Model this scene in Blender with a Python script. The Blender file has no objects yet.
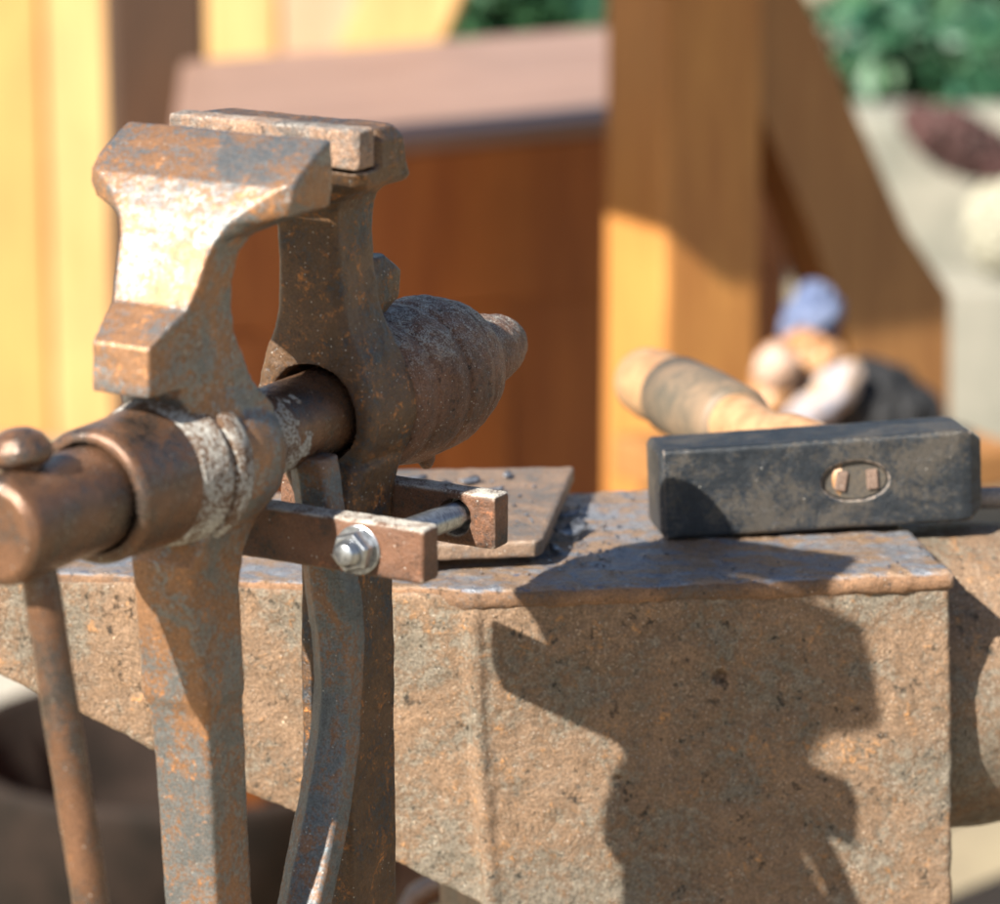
import bpy, bmesh, math, random
from mathutils import Vector, Matrix, noise
random.seed(7)
S = 0.01                      # everything is written in centimetres and scaled to metres
R = math.radians
scene = bpy.context.scene
COL = scene.collection
GROUND = -83.0                # ground level, cm
ZT = -8.0                     # anvil face level, cm

# ------------------------------------------------------------------ helpers
def tag(o, label=None, cat=None, group=None, kind=None):
    if label: o['label'] = label
    if cat: o['category'] = cat
    if group: o['group'] = group
    if kind: o['kind'] = kind
    return o

def thing(name, label, cat, loc=(0, 0, 0), rotz=0.0, group=None):
    o = bpy.data.objects.new(name, None); COL.objects.link(o)
    o.empty_display_size = 0.02
    o.location = Vector(loc) * S; o.rotation_euler = (0, 0, rotz)
    return tag(o, label, cat, group)

def finish(name, me, mat, parent=None, loc=(0, 0, 0), rotz=0.0, smooth=True, off=(0, 0, 0)):
    """me in cm, relative to loc; off is subtracted first"""
    me.transform(Matrix.Translation(-Vector(off)))
    me.transform(Matrix.Scale(S, 4))
    me.name = name
    if mat:
        me.materials.clear(); me.materials.append(mat)
    if smooth:
        me.polygons.foreach_set('use_smooth', [True] * len(me.polygons))
    o = bpy.data.objects.new(name, me); COL.objects.link(o)
    if parent: o.parent = parent
    else: o.location = Vector(loc) * S; o.rotation_euler = (0, 0, rotz)
    return o

def tomesh(bm, name='m'):
    bmesh.ops.recalc_face_normals(bm, faces=bm.faces)
    me = bpy.data.meshes.new(name); bm.to_mesh(me); bm.free(); return me

def box(bm, x0, x1, y0, y1, z0, z1, mtx=None, bev=0.0, seg=2):
    b = bmesh.new()
    bmesh.ops.create_cube(b, size=1)
    for v in b.verts:
        v.co = Vector(((x0 + x1) / 2 + v.co.x * (x1 - x0), (y0 + y1) / 2 + v.co.y * (y1 - y0), (z0 + z1) / 2 + v.co.z * (z1 - z0)))
    if bev: bmesh.ops.bevel(b, geom=b.edges[:], offset=bev, segments=seg, affect='EDGES', profile=0.5)
    if mtx: b.transform(mtx)
    merge(bm, b)

def merge(bm, b):
    me = bpy.data.meshes.new('t'); b.to_mesh(me); b.free(); bm.from_mesh(me); bpy.data.meshes.remove(me)

def frame(axis, origin=(0, 0, 0)):
    """matrix taking local z to axis"""
    a = Vector(axis).normalized()
    q = a.to_track_quat('Z', 'Y')
    return Matrix.Translation(Vector(origin)) @ q.to_matrix().to_4x4()

def lathe(bm, prof, mtx, n=64):
    """closed lathe: prof = [(z, r)] along local z"""
    b = bmesh.new(); rings = []
    for z, r in prof:
        rings.append([b.verts.new((r * math.cos(2 * math.pi * i / n), r * math.sin(2 * math.pi * i / n), z)) for i in range(n)])
    for a, c in zip(rings, rings[1:]):
        for i in range(n):
            b.faces.new((a[i], a[(i + 1) % n], c[(i + 1) % n], c[i]))
    b.faces.new(rings[0][::-1]); b.faces.new(rings[-1])
    b.transform(mtx); merge(bm, b)

def loft(bm, rings, mtx=None):
    """rings: equal-length lists of 3D points; closed solid"""
    b = bmesh.new(); vs = [[b.verts.new(p) for p in r] for r in rings]; n = len(rings[0])
    for a, c in zip(vs, vs[1:]):
        for i in range(n):
            b.faces.new((a[i], a[(i + 1) % n], c[(i + 1) % n], c[i]))
    b.faces.new(vs[0][::-1]); b.faces.new(vs[-1])
    bmesh.ops.recalc_face_normals(b, faces=b.faces)
    if mtx: b.transform(mtx)
    merge(bm, b)

def tube(bm, pts, rad, n=24):
    pts = [Vector(p) for p in pts]; rings = []
    for i, p in enumerate(pts):
        d = (pts[min(i + 1, len(pts) - 1)] - pts[max(i - 1, 0)]).normalized()
        q = d.to_track_quat('Z', 'Y'); r = rad[i] if isinstance(rad, (list, tuple)) else rad
        rings.append([p + q @ Vector((r * math.cos(2 * math.pi * k / n), r * math.sin(2 * math.pi * k / n), 0)) for k in range(n)])
    loft(bm, rings)

_tex = {}
def clouds(size, depth=3, kind='CLOUDS'):
    k = (size, depth, kind)
    if k not in _tex:
        t = bpy.data.textures.new('tex', kind)
        t.noise_scale = size
        if kind == 'CLOUDS': t.noise_depth = depth; t.noise_basis = 'IMPROVED_PERLIN'
        _tex[k] = t
    return _tex[k]

def forge(bm, voxel, smooth=3, disp=(), cut=None, post=0, solid=True):
    """voxel-fuse the solids of bm, round them a little, add real relief; cut = list of cutter bmeshes"""
    me = tomesh(bm, 'forge')
    o = bpy.data.objects.new('tmp', me); COL.objects.link(o); rm = [o]
    if solid:
        m = o.modifiers.new('r', 'REMESH'); m.mode = 'VOXEL'; m.voxel_size = voxel; m.adaptivity = 0
    if cut:
        for c in cut:
            co = bpy.data.objects.new('cut', tomesh(c, 'cut')); COL.objects.link(co); rm.append(co)
            co.hide_render = True
            m = o.modifiers.new('b', 'BOOLEAN'); m.operation = 'DIFFERENCE'; m.object = co; m.solver = 'EXACT'
        if solid:
            m = o.modifiers.new('r2', 'REMESH'); m.mode = 'VOXEL'; m.voxel_size = voxel
    if smooth:
        m = o.modifiers.new('s', 'SMOOTH'); m.iterations = smooth; m.factor = 0.5
    for size, strength, depth in disp:
        m = o.modifiers.new('d', 'DISPLACE'); m.texture = clouds(size, depth); m.strength = strength; m.mid_level = 0.5; m.texture_coords = 'LOCAL'
    if post:
        m = o.modifiers.new('s', 'SMOOTH'); m.iterations = post; m.factor = 0.5
    dg = bpy.context.evaluated_depsgraph_get(); dg.update()
    out = bpy.data.meshes.new_from_object(o.evaluated_get(dg))
    for q in rm: bpy.data.objects.remove(q)
    return out

# ------------------------------------------------------------------ materials
class NT:
    def __init__(s, name):
        s.m = bpy.data.materials.new(name); s.m.use_nodes = True
        s.t = s.m.node_tree; s.t.nodes.clear()
        s.out = s.n('ShaderNodeOutputMaterial'); s.b = s.n('ShaderNodeBsdfPrincipled')
        s.l(s.b.outputs[0], s.out.inputs[0])
        tc = s.n('ShaderNodeTexCoord'); mp = s.n('ShaderNodeMapping'); mp.inputs['Scale'].default_value = (100, 100, 100)
        s.l(tc.outputs['Object'], mp.inputs[0]); s.co = mp.outputs[0]
    def n(s, k): return s.t.nodes.new(k)
    def l(s, a, b): s.t.links.new(a, b)
    def put(s, sock, v):
        if hasattr(v, 'is_output') or isinstance(v, bpy.types.NodeSocket): s.l(v, sock)
        else: sock.default_value = v
    def noise(s, scale, detail=6, rough=0.6, dist=0.0, co=None):
        x = s.n('ShaderNodeTexNoise'); x.inputs['Scale'].default_value = scale; x.inputs['Detail'].default_value = detail
        x.inputs['Roughness'].default_value = rough; x.inputs['Distortion'].default_value = dist
        s.l(co or s.co, x.inputs['Vector']); return x.outputs[0]
    def ramp(s, v, a, b, lo=0.0, hi=1.0):
        x = s.n('ShaderNodeMapRange'); x.interpolation_type = 'SMOOTHSTEP'
        s.l(v, x.inputs[0]); x.inputs[1].default_value = a; x.inputs[2].default_value = b
        x.inputs[3].default_value = lo; x.inputs[4].default_value = hi; return x.outputs[0]
    def mix(s, f, a, b):
        x = s.n('ShaderNodeMix'); x.data_type = 'RGBA'
        s.put(x.inputs[0], f)
        for sock, v in ((x.inputs[6], a), (x.inputs[7], b)):
            s.put(sock, tuple(v) + (1,) if isinstance(v, (tuple, list)) and len(v) == 3 else v)
        return x.outputs[2]
    def math(s, op, a, b=0.0, clamp=False):
        x = s.n('ShaderNodeMath'); x.operation = op; x.use_clamp = clamp
        s.put(x.inputs[0], a); s.put(x.inputs[1], b); return x.outputs[0]
    def bump(s, h, strength, dist, normal=None):
        x = s.n('ShaderNodeBump'); x.inputs['Strength'].default_value = strength; x.inputs['Distance'].default_value = dist * S
        s.l(h, x.inputs['Height'])
        if normal: s.l(normal, x.inputs['Normal'])
        return x.outputs[0]
    def mapped(s, sc, rot=(0, 0, 0)):
        x = s.n('ShaderNodeMapping'); x.inputs['Scale'].default_value = sc; x.inputs['Rotation'].default_value = rot
        s.l(s.co, x.inputs[0]); return x.outputs[0]
    def set(s, col, rough=0.6, metal=0.0, normal=None, spec=0.5):
        s.put(s.b.inputs['Base Color'], tuple(col) + (1,) if isinstance(col, tuple) and len(col) == 3 else col)
        s.put(s.b.inputs['Roughness'], rough); s.put(s.b.inputs['Metallic'], metal)
        s.b.inputs['Specular IOR Level'].default_value = spec
        if normal: s.l(normal, s.b.inputs['Normal'])
        return s.m

def rusty(name, steel=(.10, .10, .10), brown=(.16, .085, .045), orange=(.38, .15, .05), pale=(.42, .36, .30),
          brown_amt=.5, orange_amt=.35, pale_amt=.25, specks=.6, dust=.0, metal=.6, rough=(.35, .7), bump=.5, edge=.5,
          scale=1.0, paint=None, relief=1.0, pits=.6, bare=.65):
    k = NT(name)
    n1 = k.noise(.45 * scale, 9, .68, .5); n2 = k.noise(1.3 * scale, 9, .74, .7); n3 = k.noise(6 * scale, 7, .75, .3); n4 = k.noise(17 * scale, 4, .65)
    n5 = k.noise(.9 * scale, 10, .78, 1.3, k.mapped((1, 1, 1), (1.1, .4, .7))); n6 = k.noise(2.6 * scale, 8, .72, .2, k.mapped((1, 1, 1), (.3, 1.4, .2)))
    nb = k.math('ADD', k.math('MULTIPLY', n1, .55), k.math('MULTIPLY', n3, .45))
    fb = k.ramp(nb, .61 - .28 * brown_amt * 1.2, .70 - .28 * brown_amt * 1.2)
    no = k.math('ADD', k.math('MULTIPLY', n2, .5), k.math('MULTIPLY', n3, .5))
    fo = k.ramp(no, .62 - .2 * orange_amt, .74 - .2 * orange_amt)
    npl = k.math('ADD', k.math('MULTIPLY', n5, .55), k.math('MULTIPLY', n4, .45))
    fp = k.ramp(npl, .65 - .2 * pale_amt, .76 - .2 * pale_amt)
    c = k.mix(fb, steel, brown)
    c = k.mix(k.math('MULTIPLY', fo, .85), c, orange)
    c = k.mix(k.math('MULTIPLY', fp, .85), c, pale)
    pit = k.ramp(k.math('ADD', k.math('MULTIPLY', n6, .5), k.math('MULTIPLY', n3, .5)), .44, .37)
    c = k.mix(k.math('MULTIPLY', pit, pits), c, (.035, .026, .02))
    mott = k.n('ShaderNodeMix'); mott.data_type = 'RGBA'; mott.blend_type = 'MULTIPLY'; mott.inputs[0].default_value = 1
    v = k.math('MULTIPLY', k.ramp(n4, .28, .72, .62, 1.38), k.ramp(n1, .35, .65, .68, 1.3))
    cc = k.n('ShaderNodeCombineColor'); [k.l(v, cc.inputs[i]) for i in range(3)]
    k.l(c, mott.inputs[6]); k.l(cc.outputs[0], mott.inputs[7]); c = mott.outputs[2]
    geo = k.n('ShaderNodeNewGeometry')
    if edge:
        pe = k.ramp(k.math('ADD', geo.outputs['Pointiness'], k.math('MULTIPLY', k.math('SUBTRACT', n3, .5), .06)), .525, .575, 0, edge)
        c = k.mix(pe, c, (.42, .33, .27))
    met = k.math('MULTIPLY', k.math('SUBTRACT', 1.0, k.math('MAXIMUM', k.math('MULTIPLY', fb, bare), fo)), metal)
    rg = k.math('ADD', k.ramp(n3, .3, .7, rough[0], rough[1]), k.math('MULTIPLY', fo, .15), True)
    if dust:
        sx = k.n('ShaderNodeSeparateXYZ'); k.l(geo.outputs['Normal'], sx.inputs[0])
        up = k.ramp(sx.outputs[2], .1, .9)
        dn = k.ramp(k.math('ADD', k.math('MULTIPLY', n2, .5), k.math('MULTIPLY', n4, .5)), .62 - .25 * dust, .7 - .2 * dust)
        fd = k.math('MULTIPLY', up, dn)
        c = k.mix(fd, c, (.50, .47, .42)); met = k.math('MULTIPLY', met, k.math('SUBTRACT', 1.0, fd)); rg = k.math('MAXIMUM', rg, k.math('MULTIPLY', fd, .8))
    if paint:
        c, rg, met = paint(k, c, rg, met)
    if specks:
        vo = k.n('ShaderNodeTexVoronoi'); vo.inputs['Scale'].default_value = 5.5; k.l(k.co, vo.inputs['Vector'])
        sc = k.n('ShaderNodeSeparateColor'); k.l(vo.outputs['Color'], sc.inputs[0])
        sp = k.math('MULTIPLY', k.ramp(vo.outputs['Distance'], .16, .09), k.math('GREATER_THAN', sc.outputs[0], 1 - .22 * specks))
        c = k.mix(k.math('MULTIPLY', sp, .8), c, (.62, .58, .52))
    h = k.math('SUBTRACT', k.math('ADD', k.math('ADD', k.math('MULTIPLY', n2, 1.0), k.math('MULTIPLY', n3, .4)), k.math('MULTIPLY', n4, .16)), k.math('MULTIPLY', pit, .35))
    nm = k.bump(h, bump, .22 * relief)
    return k.set(c, rg, met, nm)

def wood(name, a, b, rough=.6, grain=(6, 6, .35), rot=(0, 0, 0), bump=.3, scale=1.0):
    k = NT(name); co = k.mapped(tuple(g * scale for g in grain), rot)
    g = k.noise(.8, 8, .65, .8, co); g2 = k.noise(.05 * scale, 4, .6, .3)
    c = k.mix(k.ramp(g, .35, .68), a, b); c = k.mix(k.ramp(g2, .35, .7, 0, .35), c, tuple(x * .55 for x in a))
    return k.set(c, rough, 0, k.bump(g, bump, .15))

def plain(name, a, b, scale=1.0, rough=.7, metal=0.0, bump=.3, bd=.2):
    k = NT(name); g = k.noise(scale, 8, .65, .3)
    return k.set(k.mix(k.ramp(g, .35, .65), a, b), rough, metal, k.bump(g, bump, bd))

M_jaw = rusty('front_jaw_iron', steel=(.22, .225, .225), brown=(.20, .105, .055), orange=(.46, .20, .07), pale=(.36, .30, .24),
              brown_amt=.5, orange_amt=.46, pale_amt=.18, specks=.6, dust=.0, metal=.62, rough=(.28, .42), bump=.28, edge=.5, pits=.5, bare=.35)
M_rear = rusty('rear_jaw_iron', steel=(.07, .08, .095), brown=(.085, .045, .022), orange=(.50, .19, .045), pale=(.30, .23, .14),
               brown_amt=.64, orange_amt=.5, pale_amt=.22, specks=1.6, dust=.2, metal=.5, rough=(.28, .5), bump=.45, edge=.5, pits=.6)
M_screw = rusty('screw_iron', steel=(.19, .155, .135), brown=(.12, .06, .033), orange=(.36, .155, .06), pale=(.30, .22, .16),
                brown_amt=.6, orange_amt=.32, pale_amt=.18, specks=.6, dust=.0, metal=.9, rough=(.2, .38), bump=.22, edge=.5, pits=.5)
M_box = rusty('screw_box_iron', steel=(.13, .095, .075), brown=(.17, .08, .045), orange=(.36, .17, .08), pale=(.38, .31, .25),
              brown_amt=.7, orange_amt=.3, pale_amt=.3, specks=4.5, dust=.55, metal=.3, rough=(.35, .6), bump=1.0, edge=.5, pits=.7)
def patchy(name):
    k = NT(name); g = k.noise(1.1, 9, .75, .5); g3 = k.noise(9, 6, .7)
    f = k.ramp(k.math('ADD', k.math('MULTIPLY', g, .55), k.math('MULTIPLY', g3, .45)), .46, .54)
    c = k.mix(f, (.17, .095, .055), k.mix(k.ramp(g3, .35, .65), (.34, .31, .27), (.66, .64, .60)))
    return k.set(c, .85, 0, k.bump(g3, .9, .22))
M_dust = patchy('caked_dust')
M_plate = rusty('jaw_plate_iron', steel=(.24, .20, .175), brown=(.28, .17, .11), orange=(.40, .22, .12), pale=(.5, .43, .37),
                brown_amt=.5, orange_amt=.35, pale_amt=.6, specks=1.2, dust=.5, metal=.4, rough=(.45, .7), bump=.8, edge=.6)
M_clamp = rusty('clamp_iron', steel=(.055, .045, .042), brown=(.12, .055, .03), orange=(.38, .15, .07), pale=(.44, .38, .33),
                brown_amt=.65, orange_amt=.38, pale_amt=.12, specks=1.0, dust=.8, metal=.3, rough=(.35, .65), bump=.55, edge=.9, pits=.8)
M_spring = rusty('spring_iron', steel=(.13, .15, .165), brown=(.15, .08, .045), orange=(.42, .19, .08), pale=(.48, .40, .28),
                 brown_amt=.42, orange_amt=.35, pale_amt=.18, specks=1.2, dust=0, metal=.5, rough=(.38, .55), bump=.3, edge=.5, pits=.6)
M_leg = rusty('leg_iron', steel=(.06, .07, .08), brown=(.11, .072, .04), orange=(.32, .16, .06), pale=(.32, .25, .14),
              brown_amt=.4, orange_amt=.25, pale_amt=.6, specks=.6, dust=0, metal=.5, rough=(.3, .5), bump=.3, edge=.6, pits=.7)
M_anvil = rusty('anvil_side_rust', steel=(.27, .225, .17), brown=(.20, .125, .075), orange=(.54, .26, .09), pale=(.58, .48, .36),
                brown_amt=.56, orange_amt=.38, pale_amt=.36, specks=1.4, dust=0, metal=.12, rough=(.38, .62), bump=.8, edge=.3, relief=1.4, pits=.9, scale=.55)
def face_paint(k, c, rg, met):
    geo = k.n('ShaderNodeNewGeometry'); sx = k.n('ShaderNodeSeparateXYZ'); k.l(geo.outputs['Normal'], sx.inputs[0])
    up = k.ramp(sx.outputs[2], .6, .85)
    g = k.noise(.5, 8, .7, .8, k.mapped((1, 1.8, 1))); g2 = k.noise(3.0, 6, .7)
    col = k.mix(k.ramp(g, .42, .56), (.24, .25, .28), (.34, .22, .14))
    col = k.mix(k.ramp(k.noise(1.1, 6, .7, 0, k.mapped((1, 2.4, 1), (0, 0, .4))), .58, .64), col, (.09, .12, .20))
    col = k.mix(k.ramp(g2, .55, .7, 0, .7), col, (.5, .44, .38))
    return k.mix(up, c, col), k.math('SUBTRACT', rg, k.math('MULTIPLY', up, .3)), k.math('MAXIMUM', met, k.math('MULTIPLY', up, .4))
M_anvil_top = rusty('anvil_plate_rust', steel=(.20, .15, .12), brown=(.22, .12, .065), orange=(.42, .23, .12), pale=(.5, .43, .36),
                    brown_amt=.65, orange_amt=.3, pale_amt=.2, specks=.6, dust=0, metal=.3, rough=(.5, .75), bump=.7, edge=.4, paint=face_paint)
M_sheet = rusty('flat_plate_rust', steel=(.21, .19, .175), brown=(.19, .125, .085), orange=(.38, .21, .12), pale=(.42, .36, .32),
                brown_amt=.55, orange_amt=.25, pale_amt=.3, specks=.4, dust=0, metal=.4, rough=(.35, .6), bump=.5, edge=1.0)
M_ham = rusty('hammer_black_paint', steel=(.016, .021, .028), brown=(.042, .036, .030), orange=(.16, .10, .06), pale=(.15, .13, .11),
              brown_amt=.42, orange_amt=.12, pale_amt=.22, specks=.15, dust=0, metal=.25, rough=(.35, .55), bump=.4, edge=1.6, pits=.5)
M_zinc = plain('zinc_steel', (.42, .44, .47), (.26, .27, .29), 4, .3, .9, .15, .05)
M_wedge = rusty('wedge_iron', steel=(.11, .07, .055), brown=(.13, .072, .048), brown_amt=.8, metal=.3, edge=.2)
M_ash = wood('ash_handle', (.46, .27, .135), (.30, .15, .07), .45, (1, 1, 1))
M_grip = plain('worn_grip', (.20, .135, .085), (.09, .075, .055), .6, .6, 0, .2)
M_eyewood = plain('oiled_end_grain', (.05, .045, .04), (.09, .07, .05), 6, .6)
M_post = wood('orange_timber', (.48, .215, .055), (.36, .14, .035), .55, (.6, .6, .06))
M_brace = wood('brown_timber', (.33, .155, .05), (.24, .10, .03), .55, (.6, .6, .06))
M_cab = wood('red_brown_timber', (.40, .13, .028), (.27, .075, .016), .5, (.4, .4, .04))
M_slab = wood('weathered_plank', (.30, .185, .14), (.24, .14, .105), .5, (.06, .5, .5))
M_board = wood('yellow_board', (.50, .30, .12), (.40, .21, .07), .6, (.3, .3, .03))
M_board2 = wood('pink_board', (.46, .28, .18), (.38, .22, .13), .6, (.3, .3, .03))
M_pale2 = plain('cream_cloth', (.40, .25, .12), (.26, .27, .34), .25, .8)
M_white = plain('white_cloth', (.46, .34, .28), (.32, .20, .14), .4, .7)
M_board3 = wood('orange_board', (.50, .24, .07), (.42, .18, .05), .6, (.3, .3, .03))
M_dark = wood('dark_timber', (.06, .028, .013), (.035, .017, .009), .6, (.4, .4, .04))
M_leaf = plain('leaf_green', (.016, .075, .045), (.035, .10, .035), .1, .5)
M_wall = plain('pale_stone', (.25, .235, .195), (.15, .15, .125), .06, .9)
M_maroon = plain('maroon_cloth', (.06, .022, .02), (.035, .015, .013), .2, .8)
M_pale = plain('pale_canvas', (.34, .32, .25), (.22, .21, .16), .2, .8)
M_blue = plain('blue_grey_cloth', (.06, .085, .17), (.13, .16, .26), .3, .8)
M_black = plain('black_cloth', (.010, .010, .012), (.016, .016, .018), .3, .8)
M_tan = plain('tan_leather', (.26, .11, .04), (.48, .26, .12), .4, .45)
M_pan = plain('pan_iron', (.016, .012, .010), (.03, .02, .016), .25, .85)
M_pan.node_tree.nodes['Principled BSDF'].inputs['Specular IOR Level'].default_value = .15
M_brick = plain('fired_brick', (.50, .26, .13), (.42, .30, .20), .5, .9)
M_conc = plain('grey_block', (.50, .49, .45), (.40, .39, .36), .3, .9)
M_sand = plain('sandy_ground', (.29, .24, .155), (.22, .18, .12), .06, .95, 0, .5, 2)

# ------------------------------------------------------------------ leg vise (local frame: x = t, y = u along the screw, z rel. to screw axis)
AX = R(30)
SX, SY, SZ = -6.19, 0.0, 1.255
vise = thing('leg_vise', 'rusty forged blacksmith leg vise standing in front of the anvil, its jaws slightly open', 'vise',
             (SX, SY, GROUND), -AX)
VO = (0, 0, GROUND - SZ)          # subtract to put the origin on the ground
def vpart(name, me, mat, parent=None, **k): return finish(name, me, mat, parent or vise, off=VO, **k)
YAX = frame((0, 1, 0))

def sec(z, pts, tc=0.0):
    """horizontal slice symmetric about t=tc from (u, w) points going front -> back"""
    L = [Vector((tc + w, u, z)) for u, w in pts]; Rr = [Vector((tc - w, u, z)) for u, w in reversed(pts)]
    return L + Rr
def osec(z, u0, u1, w, ch=.35, tc=0.0): return sec(z, [(u0, w - ch), (u0 + ch, w), ((u0 + u1) / 2, w), (u1 - ch, w), (u1, w - ch)], tc)

# front jaw --------------------------------------------------------
bm = bmesh.new()
def q(z, a, b, c): # (uf,wf),(um,wm),(ub,wb)
    return sec(z, [a, ((a[0] + b[0]) / 2, (a[1] + b[1]) / 2), b, ((b[0] + c[0]) / 2, (b[1] + c[1]) / 2), c])
loft(bm, [q(-1.0, (-8.3, 1.5), (-7.6, 2.0), (-4.9, 1.9)),
          q(1.6, (-8.6, 1.3), (-7.8, 1.8), (-5.0, 1.85)),
          q(2.6, (-9.2, 1.15), (-8.2, 1.55), (-6.1, 1.75)),
          q(4.3, (-9.6, 1.15), (-8.6, 1.45), (-6.85, 1.62)),
          q(5.2, (-9.2, 1.35), (-8.5, 1.5), (-6.95, 1.6)),
          q(6.0, (-8.75, 1.53), (-8.3, 1.6), (-6.95, 1.66)),
          q(6.8, (-8.42, 1.63), (-8.0, 1.7), (-6.75, 1.75)),
          q(7.3, (-8.15, 1.75), (-7.7, 1.85), (-6.3, 1.95)),
          q(7.75, (-7.88, 1.95), (-7.2, 2.5), (-5.2, 2.9)),
          q(8.05, (-7.7, 2.2), (-6.8, 3.6), (-4.6, 3.7)),
          q(8.5, (-7.36, 2.7), (-6.85, 3.75), (-4.5, 3.75)),
          q(8.95, (-6.98, 3.5), (-6.75, 3.78), (-4.5, 3.78)),
          q(9.3, (-6.45, 3.72), (-6.3, 3.78), (-4.5, 3.78)),
          q(9.75, (-5.65, 3.72), (-5.5, 3.77), (-4.55, 3.77)),
          q(10.13, (-4.8, 3.72), (-4.75, 3.76), (-4.6, 3.76))])
# chin
loft(bm, [q(2.85, (-10.75, 1.06), (-10.0, 1.12), (-8.0, 1.4)), q(4.4, (-10.7, 1.06), (-10.0, 1.12), (-8.0, 1.4)),
          q(4.85, (-10.0, 1.2), (-9.4, 1.3), (-8.0, 1.45)), q(5.3, (-9.25, 1.3), (-8.9, 1.4), (-7.8, 1.5))])
# eye barrel
lathe(bm, [(-7.7, 2.05), (-7.5, 2.3), (-6.6, 2.5), (-5.6, 2.45), (-4.9, 2.2), (-4.6, 1.85)], YAX)
lathe(bm, [(-8.2, 2.35), (-7.2, 2.45), (-6.9, 2.3)], YAX)
# shoulders and leg
loft(bm, [osec(-16.5, -7.5, -5.4, 1.05, .1), osec(-12, -7.75, -5.65, 1.06, .1), osec(-8.8, -7.98, -5.85, 1.1, .1), osec(-8.0, -8.08, -5.9, 1.12, .1),
          osec(-7.55, -8.3, -5.95, 1.24, .1), osec(-6.5, -8.4, -6.0, 1.22, .1), osec(-4.2, -8.75, -6.0, 1.12, .1), osec(-3.0, -8.8, -5.8, 1.2, .12),
          osec(-1.8, -8.4, -5.2, 1.5, .2), osec(-.5, -8.2, -5.0, 1.9, .3)])
cut = bmesh.new(); lathe(cut, [(-12, 1.66), (-3, 1.66)], YAX)
vpart('front_jaw', forge(bm, .072, 1, ((2.6, .13, 2), (.7, .05, 3), (.22, .025, 2)), [cut]), M_jaw)
# lower front leg, below the frame, down to the hinge
bm = bmesh.new(); loft(bm, [osec(-50, -4.0, -2.4, 1.0, .3), osec(-30, -6.4, -4.4, 1.1, .32), osec(-16.45, -7.5, -5.4, 1.1, .32)])
vpart('front_leg', tomesh(bm), M_jaw, smooth=False)

# rear jaw ---------------------------------------------------------
bm = bmesh.new()
loft(bm, [osec(-20, -.6, 2.25, 1.05, .12, .8), osec(-8, -.6, 2.2, 1.02, .12, .8), osec(-4.5, -.6, 2.15, 1.0, .12, .8), osec(-3.4, -.5, 2.2, 1.0, .15, .75),
          osec(-2.6, -.4, 2.6, 1.25, .3, .5), osec(-1.6, -.1, 2.9, 1.8, .4, .15)])
lathe(bm, [(0, 2.15), (.12, 2.3), (2.6, 2.45), (3.2, 2.5)], YAX)
loft(bm, [osec(-.5, -.02, 3.2, 2.2, .2), osec(1.2, -.05, 3.0, 2.1, .2), osec(2.0, -.1, 2.8, 1.85, .25), osec(2.8, -.15, 2.6, 1.5, .25), osec(3.6, -.2, 2.4, 1.28, .25),
          osec(4.8, -.25, 2.3, 1.18, .25), osec(6.2, -.3, 2.25, 1.16, .22), osec(6.9, -.45, 2.2, 1.25, .2), osec(7.3, -.75, 2.0, 1.5, .2),
          osec(7.7, -1.25, 1.8, 2.1, .25), osec(8.0, -1.8, 1.3, 3.1, .3), osec(8.25, -2.3, .9, 3.45, .25), osec(8.72, -2.5, .55, 3.58, .3), osec(8.78, -1.7, .55, 3.6, .35), osec(9.6, -1.68, .35, 3.6, .35), osec(9.98, -1.6, 0, 3.4, .35)])
# lug at the back of the stem
loft(bm, [osec(2.9, 1.8, 3.5, .9, .3), osec(3.4, 1.8, 4.1, 1.1, .3), osec(4.3, 1.8, 4.2, 1.1, .3), osec(4.9, 1.8, 3.5, .9, .3)])
cut = bmesh.new(); lathe(cut, [(-6, 1.72), (8, 1.72)], YAX)
vpart('rear_jaw', forge(bm, .072, 1, ((2.4, .15, 2), (.7, .07, 3), (.22, .03, 2)), [cut]), M_rear)
bm = bmesh.new(); loft(bm, [osec(-81, -.2, 1.9, .9, .2, .8), osec(-19.9, -.6, 2.25, 1.05, .12, .8)])
vpart('rear_leg', tomesh(bm), M_leg, smooth=False)
bm = bmesh.new(); box(bm, -1.6, 3.2, -5.0, 2.8, -52, -46, bev=.5)
vpart('hinge', tomesh(bm), M_leg)
# darker weathered leg skin is the same forging; plate on the rear jaw
bm = bmesh.new(); box(bm, -3.6, 3.6, -2.74, -1.72, 8.85, 10.12, bev=.1)
vpart('jaw_plate', forge(bm, .06, 2, ((.8, .08, 3), (.2, .05, 2))), M_plate)

# screw box ----------------------------------------------------------
bm = bmesh.new()
lathe(bm, [(2.4, 1.9), (2.6, 2.5), (3.3, 2.66), (3.8, 2.56), (3.95, 2.5), (4.1, 2.6), (5.2, 2.78), (5.7, 2.7), (5.85, 2.62), (6.0, 2.74), (7.2, 2.74), (7.5, 2.66), (7.62, 2.56), (7.8, 2.6), (8.6, 2.38), (9.2, 2.05),
           (9.5, 1.75), (9.7, 1.42), (10.2, 1.42), (11.4, 1.3), (12.4, 1.08), (13.1, .75), (13.35, .3)], YAX)
lathe(bm, [(0, .32), (.25, .28), (.45, .12), (.5, .03)], frame((0, 0, -1), (1.0, 5.6, -2.45)), 16)
vpart('screw_box', forge(bm, .08, 3, ((1.8, .18, 2), (.6, .12, 3), (.18, .05, 2))), M_box)

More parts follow.
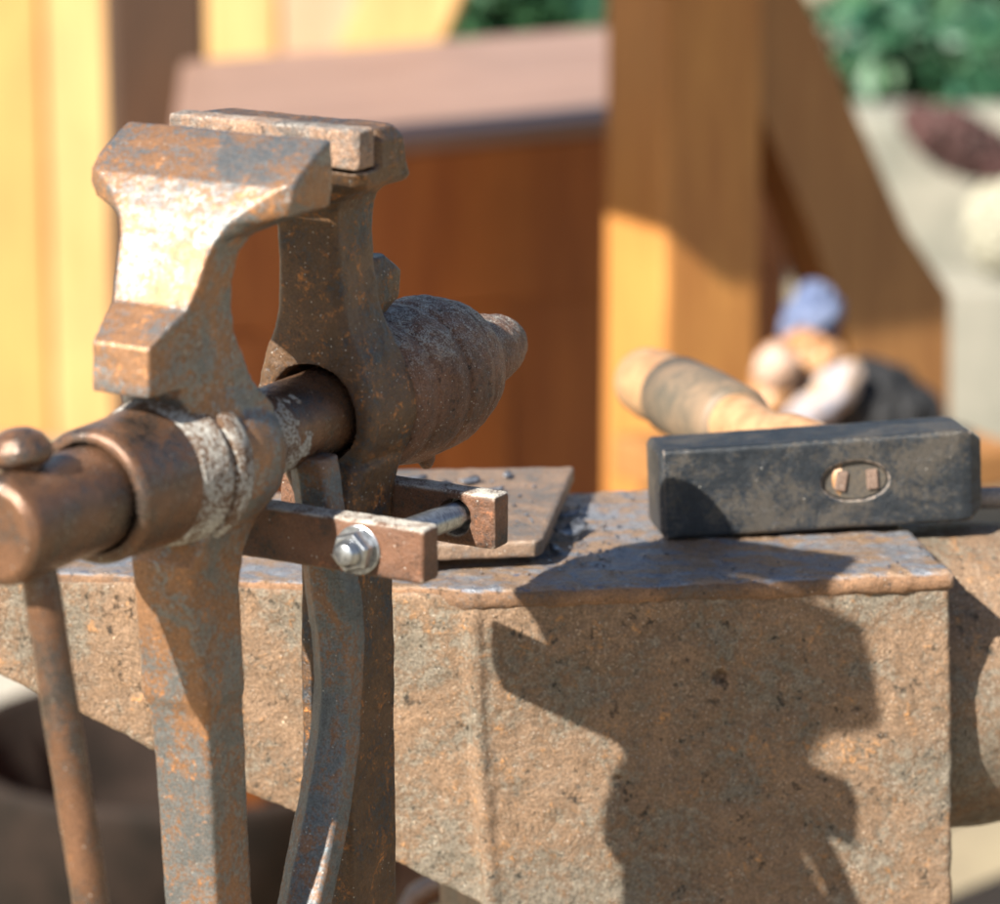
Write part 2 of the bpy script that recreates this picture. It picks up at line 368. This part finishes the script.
# screw --------------------------------------------------------------
bm = bmesh.new()
lathe(bm, [(-17.35, 1.35), (-17.15, 1.6), (-16.9, 1.66), (-12.0, 1.62), (-11.8, 1.5), (-9, 1.5)], YAX, 96)
lathe(bm, [(-9.5, 1.45), (6.0, 1.45)], YAX, 96)
vpart('screw', forge(bm, .075, 2, ((2.0, .06, 2), (.6, .035, 3))), M_screw)
bm = bmesh.new()
lathe(bm, [(-12.5, 1.78), (-12.45, 2.0), (-12.25, 2.14), (-12.0, 2.12), (-10.4, 2.16), (-9.0, 2.24), (-8.7, 2.2)], YAX, 96)
cut = bmesh.new(); lathe(cut, [(-14, 1.74), (-11.2, 1.70)], YAX)
vpart('collar', forge(bm, .07, 2, ((2.0, .06, 2), (.6, .03, 3)), [cut]), M_screw)
bm = bmesh.new()
lathe(bm, [(-9.7, 2.1), (-9.5, 2.25), (-8.9, 2.36), (-8.4, 2.46), (-8.24, 2.46), (-8.2, 2.25), (-8.08, 2.25), (-8.04, 2.52), (-7.75, 2.6), (-7.3, 2.56), (-6.9, 2.3)], YAX, 96)
vpart('washer', forge(bm, .06, 1, ((1.2, .07, 3), (.3, .035, 3))), M_dust)
# caked dust on the screw between the jaws
bm = bmesh.new(); lathe(bm, [(-4.9, 1.50), (-4.3, 1.50), (-3.2, 1.47), (-2.2, 1.43), (-1.6, 1.38), (-1.4, 1.2)], YAX, 96)
vpart('dust_cake', forge(bm, .06, 1, ((.9, .22, 3), (.25, .06, 2))), M_dust)

# handle -------------------------------------------------------------
hd = Vector((.157, 0, -1)).normalized(); h0 = Vector((0.055, -15.5, 0))
bm = bmesh.new(); lathe(bm, [(-1.9, .56), (0, .56), (12, .57), (34, .57)], frame(hd, h0), 40)
hb = vpart('handle_bar', forge(bm, .09, 2, ((2.2, .10, 2), (.5, .03, 3))), M_screw)
for z0, sg in ((-1.62, -1), (33.8, 1)):
    bm = bmesh.new(); lathe(bm, [(0, .5), (.06, .78), (.28, 1.0), (.6, .98), (.95, .75), (1.15, .4), (1.2, .1)], frame(hd * sg, h0 + hd * z0), 40)
    vpart('knob', forge(bm, .06, 2, ((1.0, .05, 2),)), M_screw, hb)

# spring leaf ----------------------------------------------------------
bm = bmesh.new(); rr = []
for z, u, t0, t1 in ((-.85, -2.2, .2, 1.75), (-1.1, -2.25, .05, 1.85), (-3.5, -2.1, .3, 2.1), (-5.4, -1.95, .38, 2.5), (-7, -1.75, .5, 2.5), (-8.8, -1.75, .62, 2.4), (-10.5, -2.0, .58, 2.4),
                     (-12.7, -2.65, .5, 2.45), (-14.5, -3.35, .45, 2.45), (-16.6, -4.2, .45, 2.4), (-20, -5.2, .5, 2.3), (-24, -5.7, .5, 2.2)):
    th = 1.05; c = .62
    rr.append([Vector(p) for p in ((t0, u + c + .1, z), (t0 + c * 1.25, u, z), (t1 - .12, u, z), (t1, u + .12, z), (t1, u + th - .1, z), (t1 - .1, u + th, z), (t0 + .1, u + th, z), (t0, u + th - .1, z))])
loft(bm, rr)
vpart('spring', forge(bm, .07, 1, ((1.8, .10, 2), (.5, .05, 3))), M_spring)

# clamp ----------------------------------------------------------------
def bar(t0, t1, u0, u1, z0, z1, holes):
    b = bmesh.new(); box(b, t0, t1, u0, u1, z0, z1, bev=.1)
    cs = []
    for t, z, r in holes:
        c = bmesh.new(); lathe(c, [(u0 - 1, r), (u1 + 1, r)], frame((0, 1, 0), (t, 0, z)), 32); cs.append(c)
    return forge(b, .07, 2, ((1.2, .06, 2), (.3, .04, 3)), cs)
vpart('clamp_bar', bar(-1.9, 6.66, -4.0, -3.0, -3.9, -2.1, []), M_clamp)
vpart('clamp_bar', bar(-2.9, 5.55, 2.4, 3.4, -4.45, -2.6, [(4.0, -3.5, .62)]), M_clamp)
rod0 = Vector((4.3, -4.5, -3.02)); rod1 = Vector((3.95, 3.7, -3.52)); rd = (rod1 - rod0); ln = rd.length
bm = bmesh.new(); pr = [(0, .28), (.06, .36)]
z = .1
while z < ln - .1:
    pr += [(z, .36), (z + .06, .45), (z + .09, .45), (z + .15, .36)]; z += .155
pr += [(ln, .3)]
lathe(bm, pr, frame(rd, rod0 - rd.normalized() * .5), 32)
cb = vpart('clamp_bolt', tomesh(bm), M_zinc)
def nut(y, sg):
    b = bmesh.new(); n = 6; r = .70; mt = frame(rd * sg, rod0 + rd.normalized() * y)
    rings = []
    for zz, k in ((0, 1.0), (.42, 1.0), (.56, .86)):
        rings.append([Vector((r * k * math.cos(2 * math.pi * i / n + .3), r * k * math.sin(2 * math.pi * i / n + .3), zz)) for i in range(n)])
    loft(b, rings, mt)
    bmesh.ops.bevel(b, geom=[e for e in b.edges], offset=.02, segments=1, affect='EDGES')
    lathe(b, [(-.12, .78), (-.02, .80), (0, .76)], mt, 40)
    return tomesh(b)
vpart('nut', nut(.40, -1), M_zinc, cb, smooth=False)
vpart('nut', nut(ln - .42, 1), M_zinc, cb, smooth=False)

# ------------------------------------------------------------------ anvil
fr = Vector((16.7, 13.9, ZT)); fl = Vector((-1.05, 11.2, ZT)); h1 = Vector((-15.4, 13.2, ZT)); h2 = Vector((-24, 14.4, ZT))
back = Vector((-.178, .984, 0)) * 13.5
anvil = thing('anvil', 'large rust covered blacksmith anvil with battered edges, hammer and plate lying on its face', 'anvil', (8, 18, GROUND + 45))
AO = (8, 18, GROUND + 45)
def prism(bm, top, bot):
    loft(bm, [[Vector(p) for p in bot], [Vector(p) for p in top]])
bm = bmesh.new()
zb = -31
def at(v, z, dx=0, dy=0): return (v.x + dx, v.y + dy, z)
# central block
prism(bm, [at(fl, ZT - .6), at(fr, ZT - .6), at(fr + back, ZT - .6), at(fl + back, ZT - .6)],
      [at(fl, zb, 1.4, .3), at(fr, zb, .7), at(fr + back, zb, .7), at(fl + back, zb, 1.4)])
# heel wedge
def hz(x): return -9.2 - (x + 24) * .515
prism(bm, [at(h2, ZT - .22), at(fl, ZT - .22, .1, .06), at(fl + back, ZT - .22, .6, 0), at(h2 + back, ZT - .22)],
      [at(h2, -9.6), at(fl, -20.8, 1.6, .45), at(fl + back, -20.8, 1.6), at(h2 + back, -9.6)])
tube(bm, [(fl.x + .0, fl.y + .12, ZT - .9), (fl.x + .7, fl.y + .28, -19.5), (fl.x + 1.4, fl.y + .42, zb + .4)], .3, 16)
cs = []
for x, z, r_ in ((8.1, -11.7, .24), (4.4, -15.5, .15), (12.3, -17.6, .15)):
    c_ = bmesh.new(); bmesh.ops.create_icosphere(c_, subdivisions=3, radius=1); yy = fl.y + (fr.y - fl.y) * (x - fl.x) / (fr.x - fl.x)
    c_.transform(Matrix.Translation((x, yy + .1, z)) @ Matrix.Diagonal((r_ * 1.2, r_ * 1.3, r_, 1))); cs.append(c_)
finish('body', forge(bm, .125, 2, ((5.0, .40, 2), (1.8, .26, 5), (.5, .12, 4)), cs), M_anvil, anvil, off=AO)
# hardened face plate with a mushroomed lip
bm = bmesh.new(); o_ = .22
N = Vector((.178, -.984, 0)); H = Vector((-.14, -.99, 0))
def lip(k, z):
    a = fr + N * k + Vector((k * .6, 0, 0)); b_ = fl + Vector((0, -1, 0)) * k; c = h2 + H * k * .2
    c = h2 + H * (k * .2 - .22)
    return [Vector((p.x, p.y, z)) for p in (c, h1 + H * (k * .2 - .22), fl + (h1 - fl) * .10 + H * (k * .2 - .2), b_, fl + (fr - fl) * .33 + N * k, fl + (fr - fl) * .66 + N * k, a, a + back, fl + back, h2 + back)]
loft(bm, [lip(-.5, ZT - .95), lip(.0, ZT - .72), lip(.1, ZT - .58), lip(.14, ZT - .3), lip(.02, ZT - .08), lip(-.22, ZT)])
me = forge(bm, .11, 2, ((4.0, .25, 2), (1.4, .30, 4), (.4, .12, 3)))
finish('face_plate', me, M_anvil_top, anvil, off=AO)
# round horn on the right, set back to the middle of the body
bm = bmesh.new()
hc = Vector((17.0, 21.0, -14.2)); hdir = Vector((.984, .178, .03))
lathe(bm, [(-1.5, 6.0), (2, 5.9), (8, 5.3), (16, 4.0), (24, 2.3), (29, .9), (30, .3)], frame(hdir, hc), 72)
finish('horn', forge(bm, .16, 2, ((4.0, .3, 2), (1.0, .14, 4))), M_anvil, anvil, off=AO)
bm = bmesh.new()
prism(bm, [(1.5, 12.5, zb + .2), (17, 15.2, zb + .2), (15, 26, zb + .2), (0, 24, zb + .2)], [(-5, 10, -38), (23, 15, -38), (20, 31, -38), (-8, 26, -38)])
finish('base', tomesh(bm), M_anvil, anvil, off=AO, smooth=False)
bm = bmesh.new(); lathe(bm, [(0, 22), (1, 23), (44, 23), (44.9, 22)], Matrix.Translation((8, 20, 0)), 48)
tag(finish('wooden_stump', tomesh(bm), M_dark, loc=(0, 0, GROUND)), 'round wooden stump under the anvil', 'stump')

# ------------------------------------------------------------------ flat plate on the anvil
zp = ZT + .45
bm = bmesh.new()
pts = [(-6.5, 13.0), (1.35, 14.05), (1.62, 14.5), (2.95, 25.2), (-5.5, 24.6)]
prism(bm, [(x, y, zp + .7) for x, y in pts], [(x, y, zp) for x, y in pts])
bmesh.ops.bevel(bm, geom=bm.edges[:], offset=.08, segments=2, affect='EDGES')
tag(finish('steel_plate', forge(bm, .09, 2, ((3.0, .12, 2), (.6, .07, 3))), M_sheet, loc=(0, 0, ZT), off=(0, 0, ZT)),
    'flat rusty steel plate lying on the anvil beside the vise clamp', 'steel plate')
bm = bmesh.new(); box(bm, -5, .4, 15.5, 22.5, ZT + .02, zp + .02, bev=.05)
tag(finish('packing_strip', tomesh(bm), M_sheet, loc=(0, 0, ZT), off=(0, 0, ZT), smooth=False), 'thin steel packing strip hidden under the flat plate on the anvil', 'steel strip')
# curls and flakes of scale
def flake(x, y, z, L, W, rot, curl, name, label):
    L *= .75; W *= .6; curl *= .7
    b = bmesh.new(); n = 7; rg = []
    for i in range(n):
        a = (i / (n - 1) - .5); zz = curl * (4 * a * a) + .06; w = W * (1 - 1.4 * a * a) / 2; j = random.uniform(-.06, .06)
        rg.append([Vector((a * L, -w + j, zz)), Vector((a * L, w + j, zz + curl * .4)), Vector((a * L, w + j, zz + curl * .4 + .07)), Vector((a * L, -w + j, zz + .07))])
    loft(b, rg); b.transform(Matrix.Rotation(rot, 4, 'Z'))
    tag(finish(name, tomesh(b), M_flake, loc=(x, y, z)), label, 'metal scrap', 'steel scraps lying on the anvil')
M_flake = plain('blue_scale', (.30, .31, .34), (.08, .085, .10), 2.5, .35, .6, .3, .05)
flake(2.6, 18.6, ZT + .03, 2.2, 1.3, .9, .45, 'steel_scrap', 'bluish curled scrap beside the plate, right edge, on the anvil')
flake(2.6, 21.5, ZT + .03, 1.6, .7, .1, .15, 'steel_scrap', 'small dark flake behind the curled scrap next to the plate')
flake(2.1, 16.4, ZT + .03, 1.2, .6, 1.8, .12, 'steel_scrap', 'small flake in the shadow at the front right corner of the plate')
zz = zp + .72
flake(-2.4, 20.4, zz, 2.2, .9, 1.0, .35, 'steel_scrap', 'dark curled flake on the plate just behind the clamp bar end')
flake(-3.6, 22.6, zz, 2.0, .7, .3, .1, 'steel_scrap', 'long thin flake at the back left of the plate')
flake(-1.2, 22.3, zz, 1.2, .8, .8, .12, 'steel_scrap', 'middle flake near the back edge of the plate')
flake(.3, 23.2, zz, .8, .5, 1.3, .08, 'steel_scrap', 'smallest flake, nearest the back right corner of the plate')
flake(-.3, 20.9, zz, 1.3, .4, .5, .08, 'steel_scrap', 'slim flake right of the dark curled one on the plate')

# loose forge scale: countless grains, one object
rg = random.Random(11); b = bmesh.new()
for i in range(190):
    if i % 3: x, y, z = rg.gauss(3.2, 1.2), rg.uniform(13.5, 25), ZT + .06
    else: x, y, z = rg.uniform(-4, 1.9), rg.uniform(15.5, 24), zp + .74
    if i % 5 == 0: x, y, z = rg.uniform(-1, 16), rg.uniform(13, 17.0) + max(0, x) * .1, ZT + .06
    r_ = rg.uniform(.03, .12); n = rg.randint(3, 5); a0 = rg.uniform(0, 6); h_ = rg.uniform(.02, .06)
    P_ = [(x + r_ * rg.uniform(.6, 1.2) * math.cos(a0 + 6.283 * k / n), y + r_ * rg.uniform(.6, 1.6) * math.sin(a0 + 6.283 * k / n)) for k in range(n)]
    t_ = rg.uniform(-.05, .05)
    lo = [b.verts.new((px, py, z + t_ * (px - x) / r_)) for px, py in P_]; hi = [b.verts.new((px, py, z + h_ + t_ * (px - x) / r_)) for px, py in P_]
    b.faces.new(hi); b.faces.new(lo[::-1])
    for k in range(n): b.faces.new((lo[k], lo[(k + 1) % n], hi[(k + 1) % n], hi[k]))
tag(finish('forge_scale', tomesh(b), M_flake, loc=(0, 0, ZT), off=(0, 0, ZT), smooth=False), 'loose dark forge scale scattered over the anvil face and plate', 'forge scale', kind='stuff')

# ------------------------------------------------------------------ hammer
# local frame: x along head (left -> right), y back along the handle, z up; origin at the front lower left corner
HR = math.atan2(20.76 - 18.13, 18.45 - 5.62)
ham = thing('hammer', 'black sledge hammer with wooden handle lying on the anvil face', 'hammer', (6.15, 18.0, ZT + .04), R(6.5))
HL, HH, HW = 12.5, 3.45, 3.6
tilt = Matrix.Rotation(R(-1.9), 4, 'Y') @ Matrix.Rotation(R(-4.5), 4, 'X')
bm = bmesh.new()
def hs(x, g, e=0.0):   # cross-section at x, half size shrink g
    c = .1
    y0, y1, z0, z1 = 0 + g, HW - g, 0 + g + e, HH + .12 * x / HL - g
    return [Vector(p) for p in ((x, y0 + c, z0), (x, y0, z0 + c), (x, y0, z1 - c), (x, y0 + c, z1), (x, y1 - c, z1), (x, y1, z1 - c), (x, y1, z0 + c), (x, y1 - c, z0))]
loft(bm, [hs(.0, .2), hs(.18, .0), hs(.5, .0), hs(4.5, .02), hs(9, .02), hs(11.6, 0), hs(12.0, .05), hs(12.5, .45)])
cut = bmesh.new()
lathe(cut, [(-1, 1), (.42, .94)], Matrix.Translation((7.5, 0, 1.85)) @ frame((0, 1, 0)) @ Matrix.Diagonal((1.36, .80, 1, 1)), 48)
me = forge(bm, .06, 0, ((2.0, .08, 2), (.6, .05, 3)), [cut]); me.transform(tilt)
head = finish('head', me, M_ham, ham)
bm = bmesh.new()   # handle: end grain in the eye, neck behind the head, thick grip
ec = Vector((7.5, 0, 1.9)); hdn = Vector((-.165, 1, .01))
pf = [(.3, .82), (3.4, .82), (3.9, 1.15), (5.4, 1.5), (7.6, 1.4), (9.0, 1.1), (10.5, 1.1), (14, 1.3), (24.5, 1.6), (26, 1.5), (26.6, 1.1), (26.8, .2)]
lathe(bm, pf, frame(hdn, ec), 48)
me = tomesh(bm); me.transform(tilt)
hnd = finish('handle', me, M_ash, ham)
bm = bmesh.new(); lathe(bm, [(13.6, .9), (13.65, 1.5), (14.0, 1.6), (18, 1.72), (21.5, 1.72), (21.6, 1.3)], frame(hdn, ec), 48); me = tomesh(bm); me.transform(tilt)
finish('grip_sleeve', me, M_grip, hnd)
bm = bmesh.new(); lathe(bm, [(.22, .93), (.36, .95)], Matrix.Translation((7.5, 0, 1.85)) @ frame((0, 1, 0)) @ Matrix.Diagonal((1.34, .78, 1, 1)), 48); me = tomesh(bm); me.transform(tilt)
finish('end_grain', me, M_eyewood, hnd, smooth=False)
for x, a in ((-.52, .18), (.68, -.04)):
    bm = bmesh.new(); box(bm, -.21, .21, .1, .5, -.38, .38, Matrix.Translation((7.5 + x, 0, 1.85)) @ Matrix.Rotation(a, 4, 'Y'), bev=.04); me = tomesh(bm); me.transform(tilt)
    finish('wedge', me, M_wedge, hnd, smooth=False)
# dark punch lying behind the hammer
bm = bmesh.new(); tube(bm, [(0, 0, 0), (.4, .02, 0), (14, 1.0, .0), (15, 1.1, 0)], [.25, .42, .45, .3])
tag(finish('punch', tomesh(bm), M_ham, loc=(16.5, 22.8, ZT + .42)), 'dark round punch on the anvil behind the right end of the hammer', 'punch')

# ------------------------------------------------------------------ camera
cd = bpy.data.cameras.new('camera'); cam = bpy.data.objects.new('camera', cd); COL.objects.link(cam)
cam.location = Vector((0, -126.138, 31.45)) * S; cam.rotation_euler = (R(90 - 14), 0, 0)
cd.sensor_width = 36; cd.lens = 3940 * 36 / 1000; cd.clip_start = .05; cd.clip_end = 400
cd.dof.use_dof = True; cd.dof.focus_distance = 1.35; cd.dof.aperture_fstop = 10.5; cd.dof.aperture_blades = 0
scene.camera = cam
CAM = Vector((0, -126.138, 31.45)); e = R(14)
# ------------------------------------------------------------------ background: timber stall behind the anvil (its own frame, turned 30 degrees)
RB = R(30); QX, QY = 13.0, 180.4
A_ = Vector((.866, .5, 0)); B_ = Vector((-.5, .866, 0))
def W(a, b, z): return (QX + A_.x * a + B_.x * b, QY + A_.y * a + B_.y * b, z)
def bpart(name, bm, mat, label=None, cat=None, parent=None, at_=(0, 0), zb_=GROUND, rot=RB, group=None, smooth=False):
    o = finish(name, tomesh(bm), mat, parent, loc=W(at_[0], at_[1], zb_), rotz=rot, smooth=smooth)
    return tag(o, label, cat, group) if label else o
G0 = GROUND
bm = bmesh.new(); box(bm, 0, 9.2, 0, 9.2, 0, 94, bev=.5)
bpart('timber_post', bm, M_post, 'orange square timber post standing directly behind the hammer', 'post')
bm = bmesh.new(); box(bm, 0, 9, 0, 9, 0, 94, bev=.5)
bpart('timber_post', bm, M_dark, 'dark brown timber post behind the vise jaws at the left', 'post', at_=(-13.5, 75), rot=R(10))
# brace
def profile(bm, pts, y0, y1):
    loft(bm, [[Vector((x, y0, z)) for x, z in pts], [Vector((x, y1, z)) for x, z in pts]])
bm = bmesh.new()
BR = [(9.3, 83), (15.4, 71.5), (25, 53.4), (29.6, 47.5), (30, 33), (24, 33), (15.4, 54.4), (9.3, 66.5)]
profile(bm, BR, 2.0, 7.5)
bpart('timber_brace', bm, M_brace, 'brown diagonal timber brace running down from the post to the right', 'brace')
bm = bmesh.new(); box(bm, 22.6, 30.2, 2.2, 7.4, 0, 33.05, bev=.3)
bpart('short_post', bm, M_brace, 'short timber post under the lower end of the diagonal brace', 'post')
# bench with plank top
bench = thing('bench', 'red brown timber bench with a thick weathered plank top between the two posts', 'bench', W(-24, 60, GROUND), RB)
def lp(name, bm, mat): return finish(name, tomesh(bm), mat, bench, smooth=False)
def slant(bm, a0, a1, b0, b1, z0, z1):   # parallelogram in plan, its ends run straight back
    f = lambda a, b: (a + (b + 36.5) * .5, b)
    prism(bm, [(*f(a0, b0), z1), (*f(a1, b0), z1), (*f(a1, b1), z1), (*f(a0, b1), z1)], [(*f(a0, b0), z0), (*f(a1, b0), z0), (*f(a1, b1), z0), (*f(a0, b1), z0)])
bm = bmesh.new(); slant(bm, -8, 53, -36.5, 12, 59.6, 61); bmesh.ops.bevel(bm, geom=bm.edges[:], offset=.3, segments=2, affect='EDGES'); lp('plank_top', bm, M_slab)
bm = bmesh.new(); slant(bm, -7, 52, -35, 11, 0, 59.5); lp('panel', bm, M_cab)
bm = bmesh.new(); box(bm, -7, 51.5, -36, -34.9, 46, 59.5, bev=.3); lp('rail', bm, M_cab)
for x in (-6.9, 17, 44):
    bm = bmesh.new(); box(bm, x, x + 7, -36, -34.9, 0, 45.9, bev=.3); lp('stile', bm, M_cab)
# unseen board roof added just above the picture, cut to shade bench and post
roof = thing('shade_roof', 'unseen low board roof added above the bench to shade the bench, post and brace', 'roof', W(0, 0, GROUND + 94), RB)
for a0, b0, b1 in ((-46, -15, -8.1), (-46, -8, -1.1), (-125, -1, 8.4), (-125, 8.5, 18)):
    bm = bmesh.new(); box(bm, a0, 75, b0, b1, 0, 2, bev=.1); finish('board', tomesh(bm), M_brace, roof, smooth=False)
# sunlit board wall further back, left
fence = thing('board_wall', 'bright yellow vertical board wall in the sun behind the bench', 'fence', (-40, 335, GROUND), R(-14))
for i in range(8):
    bm = bmesh.new(); w_ = random.uniform(8.6, 9.6); box(bm, -44 + i * 9.8, -44 + i * 9.8 + w_, random.uniform(0, .6), 2.6, 0, 82 + random.uniform(0, 4), bev=.25)
    finish('board', tomesh(bm), (M_board, M_board2, M_board3, M_board, M_board3)[i % 5], fence, smooth=False)
bm = bmesh.new(); box(bm, -46, 36, 2.7, 6, 18, 26, bev=.3); finish('rail', tomesh(bm), M_board, fence, smooth=False)
bm = bmesh.new(); box(bm, -5.5, 5.5, 0, 3, 0, 46, Matrix.Rotation(R(24), 4, 'Y'), bev=.4)
tag(finish('leaning_board', tomesh(bm), M_board, loc=(-27, 322, GROUND + 18), smooth=False, rotz=R(-14)), 'short pale board leaning against the board wall above the bench top', 'board')
# pale stone wall, right
bm = bmesh.new(); box(bm, 0, 90, 0, 14, 0, 39, bev=1.5)
tag(finish('stone_wall', forge(bm, .9, 3, ((14, 2.0, 2),)), M_wall, loc=(36, 345, GROUND), rotz=R(-6)), 'pale grey green stone wall at the right behind the brace', 'wall')
# foliage behind the wall
def bush(cx, cy, rx, ry, z0, z1, n, label, seed, mat, ls=5.5):
    rnd = random.Random(seed); t = thing('bush', label, 'bush', (cx, cy, GROUND)); b = bmesh.new()
    cl = [(rnd.uniform(-.7, .7) * rx, rnd.uniform(-.7, .7) * ry, rnd.uniform(z0 + .2 * (z1 - z0), z1 - .15 * (z1 - z0)), rnd.uniform(.25, .5) * rx) for _ in range(16)]
    for i in range(n):
        c = rnd.choice(cl); d = Vector((rnd.gauss(0, 1), rnd.gauss(0, 1), rnd.gauss(0, 1))).normalized() * c[3] * rnd.uniform(.5, 1.05)
        p = Vector(c[:3]) + d; l = ls * rnd.uniform(.6, 1.3); m = Matrix.Translation(p) @ (d.to_track_quat('Z', 'Y').to_matrix().to_4x4()) @ Matrix.Rotation(rnd.uniform(0, 6.3), 4, 'Z') @ Matrix.Rotation(rnd.uniform(-.8, .8), 4, 'X')
        vs = [b.verts.new(m @ Vector(v)) for v in ((0, -l * .5, 0), (l * .28, 0, l * .07), (0, l * .5, 0), (-l * .28, 0, l * .07))]; b.faces.new(vs)
    me = bpy.data.meshes.new('f'); b.to_mesh(me); b.free(); finish('foliage', me, mat, t, smooth=False)
    b = bmesh.new()
    for c in cl[:8]: tube(b, [(rnd.uniform(-4, 4), rnd.uniform(-3, 3), 0), (c[0] * .4, c[1] * .4, c[2] * .5), c[:3]], [1.6, 1.0, .4], 8)
    finish('stem', tomesh(b), M_dark, t)
bush(66, 385, 36, 26, 2, 92, 6500, 'blue green leafy bush behind the pale stone wall', 3, M_leaf)
bush(112, 390, 34, 24, 4, 84, 4500, 'dark green bush at the far right behind the stone wall', 5, M_leaf)
bush(2, 430, 34, 24, 5, 80, 4500, 'dark green bush between the board wall and the orange post', 9, M_leaf)
bm = bmesh.new(); box(bm, -30, 30, -2.5, 2.5, -3.2, 3.2, Matrix.Rotation(R(38), 4, 'Y'), bev=.4)
tag(finish('leaning_pole', tomesh(bm), M_post, loc=(62, 335, GROUND + 62), smooth=False), 'orange brown pole slanting in front of the foliage at the top right', 'pole')
# little bench with bundle, behind the hammer
stool = thing('stool', 'low timber stool behind the hammer carrying cloths and pouches', 'stool', (23, 152, GROUND), RB)
bm = bmesh.new(); box(bm, -12, 12, -9, 9, 43, 46, bev=.4); finish('seat', tomesh(bm), M_brace, stool, smooth=False)
for x, y in ((-9, -6), (4, -6), (-9, 6), (4, 6)):
    bm = bmesh.new(); box(bm, x - 1.5, x + 1.5, y - 1.5, y + 1.5, 0, 42.95, bev=.2); finish('leg', tomesh(bm), M_brace, stool, smooth=False)
def blob(name, x, y, z, r, rot, mat, label, cat, amp=.5):
    b = bmesh.new(); bmesh.ops.create_uvsphere(b, u_segments=24, v_segments=16, radius=1); b.transform(Matrix.Rotation(rot, 4, 'Y') @ Matrix.Diagonal((r[0], r[1], r[2], 1)))
    tag(finish(name, forge(b, .22, 2, ((2.0, amp, 2), (.7, amp * .4, 2))), mat, loc=(x, y, z)), label, cat)
blob('black_bag', 27.0, 151, -35.0, (5.2, 4, 4.0), .35, M_black, 'black cloth bag on the stool beside the diagonal brace', 'bag', 1.8)
blob('leather_pouch', 21.6, 150, -31.0, (2.9, 2.2, 2.4), -.5, M_tan, 'round tan leather pouch standing on the pale roll', 'pouch', 1.8)
blob('rolled_cloth', 22.4, 146.5, -33.0, (4.6, 1.6, 1.5), -.72, M_pale2, 'pale rolled cloth lying diagonally across the stool', 'cloth', 1.4)
blob('work_glove', 19.0, 147, -32.8, (1.5, 2, 4.4), .15, M_tan, 'tan leather work glove at the left end of the pale roll', 'glove', 1.4)
blob('blue_cloth', 22.4, 153, -28.2, (1.9, 2, 2.9), .45, M_blue, 'crumpled blue cloth topmost of the bundle on the stool', 'cloth', 2.0)
blob('white_cloth', 19.5, 146, -30.2, (1.5, 1.5, 1.6), 0, M_white, 'small white cloth ball at the upper left of the bundle', 'cloth', 1.5)
blob('maroon_cloth', 54, 330, -45, (8, 4, 3.4), .5, M_maroon, 'dark maroon cloth bundle on a ledge of the pale stone wall', 'cloth', 3.0)
blob('canvas_sack', 60, 330, -54, (5, 5, 7), .1, M_pale, 'pale canvas sack below the dark maroon bundle at the right edge', 'sack', 2.5)
bm = bmesh.new(); box(bm, -10, 24, -6, 6, 0, 22, bev=.6)
tag(finish('stone_ledge', tomesh(bm), M_wall, loc=(55, 330, GROUND), smooth=False), 'low pale stone ledge in front of the wall under the canvas sack', 'ledge')
# things on the ground, lower left
bm = bmesh.new(); lathe(bm, [(0, 15), (1, 17), (12, 18.6), (13, 19), (13.6, 18.7), (13.3, 17.6), (5, 16), (3, 14), (2.9, .3)], Matrix.Identity(4), 56)
tag(finish('iron_pan', tomesh(bm), M_pan, loc=(-26, 182, GROUND)), 'dark iron forge pan on the ground under the anvil heel', 'pan')
bm = bmesh.new(); box(bm, -9, 9, -7, 7, 0, 13, bev=.6)
tag(finish('stone_block', tomesh(bm), M_conc, loc=(-50, 226, GROUND), smooth=False, rotz=.3), 'pale grey stone block on the ground left of the pan', 'block')
bm = bmesh.new(); tube(bm, [(-1.2, 0, 0), (-.9, 0, 3), (-.2, 0, 6), (1.0, 0, 8.4), (3.0, 0, 9.6), (6, 0, 10)], .62, 20)
tag(finish('iron_hook', tomesh(bm), M_screw, loc=(-4.6, 38, -38.5 + .4)), 'bent rusty iron rod standing on the stump under the anvil', 'rod')
bm = bmesh.new(); box(bm, -4, 4, -6, 6, 0, 5, bev=.4)
tag(finish('fire_brick', forge(bm, .25, 2, ((2, .3, 3),)), M_brick, loc=(.5, 36, -38)), 'worn orange fire brick on the stump beneath the anvil waist', 'brick')
# ground
bm = bmesh.new(); vs = [bm.verts.new(v) for v in ((-6000, -1500, 0), (6000, -1500, 0), (6000, 9000, 0), (-6000, 9000, 0))]; bm.faces.new(vs)
tag(finish('ground', tomesh(bm), M_sand, loc=(0, 0, GROUND), smooth=False), kind='structure')

# ------------------------------------------------------------------ light
AZ, EL = R(44), R(38.5)     # the sun stands left of and behind the camera
Ld = Vector((-math.cos(EL) * math.sin(AZ), -math.cos(EL) * math.cos(AZ), math.sin(EL)))
w = bpy.data.worlds.new('World'); scene.world = w; w.use_nodes = True
nt = w.node_tree; bg = nt.nodes['Background']; sky = nt.nodes.new('ShaderNodeTexSky'); sky.sky_type = 'NISHITA'; sky.sun_disc = False
sky.sun_elevation = EL; sky.sun_rotation = math.atan2(Ld.x, Ld.y); nt.links.new(sky.outputs[0], bg.inputs[0]); bg.inputs[1].default_value = .05
sd = bpy.data.lights.new('sun', 'SUN'); sd.energy = 5.0; sd.angle = R(.6); sd.color = (1, .95, .84)
so = bpy.data.objects.new('sun', sd); COL.objects.link(so); so.rotation_euler = Ld.to_track_quat('Z', 'Y').to_euler()
scene.view_settings.view_transform = 'Standard'; scene.view_settings.look = 'None'; scene.view_settings.gamma = 1
scene.view_settings.exposure = 1.45
scene.render.engine = 'CYCLES'
